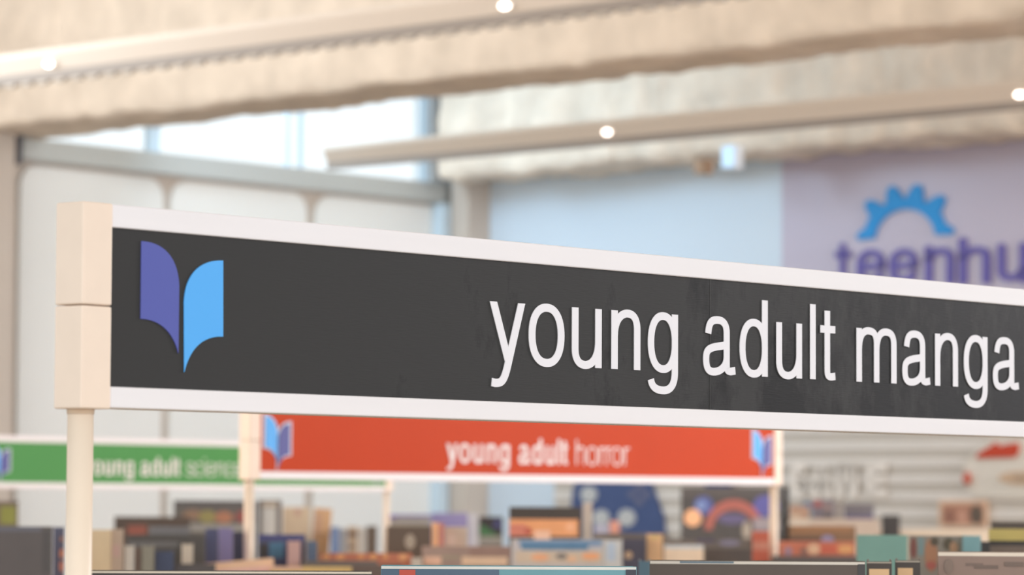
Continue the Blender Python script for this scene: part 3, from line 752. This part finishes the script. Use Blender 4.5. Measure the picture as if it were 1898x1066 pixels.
Cc(.02, 1505, 1546, 926, (126, 116, 120), 'grey book with a red spot beside the slim blue book', t=.03, art=[(1506, 928, 1524, 940, (172, 96, 90), 'ell'), (1526, 934, 1540, 948, (156, 130, 120), 'ell'), (1524, 950, 1544, 966, (106, 98, 98))])
Cc(.02, 1547, 1562, 930, (152, 142, 134), 'slim taupe book between grey books', kind='spine')
Cc(.0, 1564, 1620, 934, (116, 110, 114), 'slate grey book with a dark violet base', t=.03, art=[(1566, 955, 1620, 965, (100, 96, 124))])
Cc(-.24, 1462, 1630, 962, (184, 166, 150), 'long pale taupe book lying below the slate grey book', t=.04, art=[(1462, 964, 1500, 974, (196, 184, 168))])
Cc(-.04, 1634, 1668, 955, (70, 66, 64), 'small square black book by the picture frame', t=.04)
Cc(-.1, 1600, 1850, 981, (214, 196, 174), 'long cream book below the small picture frame', t=.04)

# rainbow game box
e, bf, top, (xl, xr, h) = book('C', .10, 1262, 1446, 903, (84, 80, 78), 'black game box with a red rainbow arc and coloured shapes', t=.05, name='game_box', group='boxes on the bookcase of the green sign',
   art=[(1262, 905, 1446, 920, (96, 90, 88)), (1286, 920, 1322, 955, (92, 100, 156), 'ell'), (1290, 928, 1310, 946, (128, 148, 192), 'ell'), (1396, 918, 1444, 958, (100, 98, 160), 'ell'), (1268, 944, 1300, 976, (246, 186, 142), 'ell'),
        (1306, 926, 1414, 982, (174, 104, 94), 'arc'), (1330, 952, 1384, 972, (106, 98, 130), 'ell'), (1376, 966, 1392, 1000, (172, 160, 146), 'ell'), (1396, 960, 1444, 984, (156, 146, 150))])
e['category'] = 'box'
e, *_ = book('C', .16, 1448, 1462, 903, (66, 62, 62), 'black end of a second game box beyond the red sign post', 'face', t=.05, name='game_box', group='boxes on the bookcase of the green sign')
e['category'] = 'box'

# ------------------------------------------------------------------ things on the end wall
def wall_poly(px_pts, off=-.045):
    return [BW.loc(x, y, off) for x, y in px_pts]
def on_wall(name, label, cat, cx, cy, off=-.045, group=None):
    q = BW.loc(cx, cy, off); e = empty(name, None, BW.world(q[0], off, q[1]), ANG_B); tag(e, label, cat, group); return e, q
def shape(e, q, pts, m, nm, y0=-.012, y1=0.0, off=-.045, bevel=.0):
    P = [(x-q[0], z-q[1]) for x, z in wall_poly(pts, off)]
    return MB().prism(P, y0, y1).build(nm, m, e, bevel=bevel)
def circ(cx, cy, r, n=28, ry=None): return [(cx+r*math.cos(2*PI*i/n), cy+(ry or r)*math.sin(2*PI*i/n)) for i in range(n)]
NAVY = mat('navy_board', (66, 82, 122), .5)
e, q = on_wall('controller_sign', 'navy blue game controller cutout with pale round buttons on the slatwall', 'sign', 1150, 930)
pts = [(1064, 985), (1061, 940), (1064, 905), (1078, 880)] + [(1100, 862), (1150, 858), (1190, 864)] + [(1206, 884), (1216, 915), (1232, 958), (1236, 1000), (1222, 1030), (1200, 1030), (1182, 1000), (1150, 985), (1112, 988), (1098, 1010), (1086, 1030), (1070, 1030)]
shape(e, q, pts, NAVY, 'board', bevel=.002)
for (x, y, r) in ((1095, 917, 15), (1118, 960, 15), (1165, 960, 16)):
    shape(e, q, circ(x, y, r), mat('pale_button', (186, 186, 184), .5), 'button', -.017, -.012)
for dx, dy in ((-13, 0), (13, 0), (0, -13), (0, 13)):
    shape(e, q, circ(1188+dx, 917+dy, 8), mat('dull_button', (98, 100, 124), .5), 'button', -.015, -.012)
# GAME letters
LT = mat('cream_letter_board', (228, 219, 209), .5)
for ch, x0, x1, lab in (('G', 1464, 1502, 'first white cutout letter of GAME on the slatwall'), ('A', 1502, 1546, 'white cutout letter A of GAME on the slatwall'),
                        ('M', 1545, 1594, 'white cutout letter M of GAME on the slatwall'), ('E', 1600, 1648, 'last white cutout letter of GAME, an E on the slatwall')):
    xc = (x0+x1)/2
    e, q = on_wall('cutout_letter', lab, 'letter', xc, 922, -.046, 'GAME letters on the slatwall')
    wl = BW.loc(x1, 922, -.046)[0]-BW.loc(x0, 922, -.046)[0]; zz = BW.loc(xc, 922, -.046)[1]; ht = BW.loc(xc, 858, -.046)[1]-zz
    adv, st = glyph(ch, .22, .17); mb = MB()
    for pts in st:
        Lp, Rp = ribbon(pts, .24*(1.1 if ch in 'GE' else 1.0), .19)
        g = lambda P: [((x/adv-.5)*wl, z/.718*ht) for x, z in P]
        mb.strip(g(Lp), g(Rp), -.005, 0)
    mb.build('letter_board', LT, e)
# red and tan shapes
e, q = on_wall('wall_decoration', 'red jagged cutout on a pale board on the slatwall', 'decoration', 1850, 836)
shape(e, q, [(1786, 858), (1800, 920), (1905, 925), (1930, 812), (1838, 812)], mat('pale_board', (212, 204, 192), .6), 'backing_board', -.008, 0)
shape(e, q, [(1814, 850), (1815, 842), (1832, 832), (1842, 826), (1848, 820), (1858, 828), (1868, 824), (1890, 821), (1892, 836), (1884, 848), (1850, 849)], mat('red_cutout', (188, 62, 32), .5), 'cutout', -.02, -.008)
e, q = on_wall('wall_ornament', 'small round red ornament beneath the red jagged cutout', 'ornament', 1797, 887)
mb = MB(); sph = []
bm = bmesh.new(); bmesh.ops.create_uvsphere(bm, u_segments=16, v_segments=10, radius=.022); bmesh.ops.scale(bm, vec=(1, .6, 1.35), verts=bm.verts); bmesh.ops.translate(bm, vec=(0, -.022, 0), verts=bm.verts)
mb.add([v.co for v in bm.verts], [[v.index for v in f.verts] for f in bm.faces]); bm.free()
mb.build('ball', mat('brick_red_gloss', (190, 92, 72), .3), e, smooth=True)
e, q = on_wall('wall_plaque', 'tan oval plaque on the slatwall at the edge below the red cutout', 'plaque', 1890, 886, -.056)
shape(e, q, circ(1893, 886, 40, ry=12), mat('tan_plaque', (198, 168, 140), .6), 'plate', -.010, 0, -.056)
shape(e, q, circ(1900, 886, 24, ry=6), mat('olive_plaque_centre', (172, 150, 128), .6), 'centre', -.013, -.010, -.056)
e, q = on_wall('picture_frame', 'small cream framed brown picture on the slatwall', 'picture frame', 1788, 953)
shape(e, q, [(1743, 928), (1743, 978), (1832, 978), (1832, 927)], mat('peach_frame', (214, 180, 152), .5), 'frame', -.014, 0)
shape(e, q, [(1750, 935), (1750, 971), (1827, 972), (1827, 934)], mat('brown_print', (172, 124, 102), .5), 'print', -.016, -.014)
shape(e, q, circ(1764, 957, 9, ry=13), mat('print_rust', (148, 104, 88), .5), 'print_figure', -.0175, -.016)
shape(e, q, circ(1787, 959, 9, ry=14), mat('print_pink', (196, 148, 126), .5), 'print_figure', -.0175, -.016)
shape(e, q, circ(1814, 954, 12, ry=18), mat('print_dark', (100, 86, 74), .5), 'print_figure', -.0175, -.016)
e, q = on_wall('wall_emblem', 'blue pointed emblem above the rainbow game box on the slatwall', 'emblem', 1335, 880)
shape(e, q, [(1298, 850), (1300, 890), (1312, 903), (1336, 903), (1354, 903), (1366, 892), (1368, 850)], mat('navy_emblem', (72, 86, 130), .5), 'emblem_board', -.012, 0)
shape(e, q, [(1318, 850), (1322, 888), (1334, 896), (1350, 886), (1352, 850)], mat('light_blue_emblem', (150, 160, 200), .5), 'emblem_face', -.015, -.012)

# teen hub wall sign
e, q = on_wall('wall_sign', 'blue half gear above purple teenhub lettering on the lilac wall', 'sign', 1679, 445, -.0)
k = lambda x, y: tuple(a-b_ for a, b_ in zip(BW.loc(x, y), q))
px = abs(k(1680, 445)[0]-k(1679, 445)[0]); pz = abs(k(1679, 446)[1])
cx, cyy = 1679, 446
def gp(r, a): return (r*px*math.cos(math.radians(a)), r*pz*math.sin(math.radians(a)))
outer = []
R0, R1 = 78, 104
prof = [(6, 60), (3, 86), (7, 91), (12, 88), (20, 78), (32, 80)]
for a_c in (47, 76, 104, 133):
    prof += [(a_c-12, R0), (a_c-6, R1-7), (a_c-2.5, R1), (a_c+2.5, R1), (a_c+6, R1-7), (a_c+12, R0)]
prof += [(148, 80), (160, 78), (168, 88), (173, 91), (177, 86), (174, 60)]
prof = [p for p in prof if 1]
out_p = [gp(r, a_) for a_, r in prof if r > 62]
inn = [gp(57, a_) for a_ in [6+168*i/(len(out_p)-1) for i in range(len(out_p))]]
MB().strip(out_p, inn, -.014, -.001).build('gear_arc', mat('gear_blue', (28, 140, 208), .5), e)
# lettering: each letter placed to its own span
VIO = mat('violet_letters', (98, 88, 158), .5)
base_y = 522
for ch, x0, x1 in (('t', 1549, 1580), ('e', 1590, 1642), ('e', 1650, 1703), ('n', 1716, 1770), ('h', 1779, 1838), ('u', 1851, 1906), ('b', 1920, 1976)):
    xc = (x0+x1)/2; yb = 528-(xc-1550)*.020
    a0 = k(x0, yb); a1 = k(x1, yb); z0 = a0[1]; emh = 62*pz/.523
    w = .108
    adv, st = glyph(ch, w, w*.98)
    st = [[(x, z if z < .53 else .53+(z-.53)*.55) for x, z in s_] for s_ in st]
    xs_ = [p[0] for s_ in st for p in s_]; mn, mx = min(xs_)-w/2, max(xs_)+w/2
    mb = MB()
    for pts in st:
        closed = len(pts) > 3 and math.hypot(pts[0][0]-pts[-1][0], pts[0][1]-pts[-1][1]) < 1e-5
        Lp, Rp = ribbon(pts, w, w*.95, closed)
        g = lambda P: [(a0[0]+(x-mn)/(mx-mn)*(a1[0]-a0[0]), z0+z*emh) for x, z in P]
        mb.strip(g(Lp), g(Rp), -.014, -.001)
        if not closed:
            for c0 in (pts[0], pts[-1]):
                mb.prism(g([(c0[0]+w/2*math.cos(2*PI*i/14), c0[1]+w/2*math.sin(2*PI*i/14)) for i in range(14)]), -.0141, -.001)
    mb.build('letter', VIO, e)
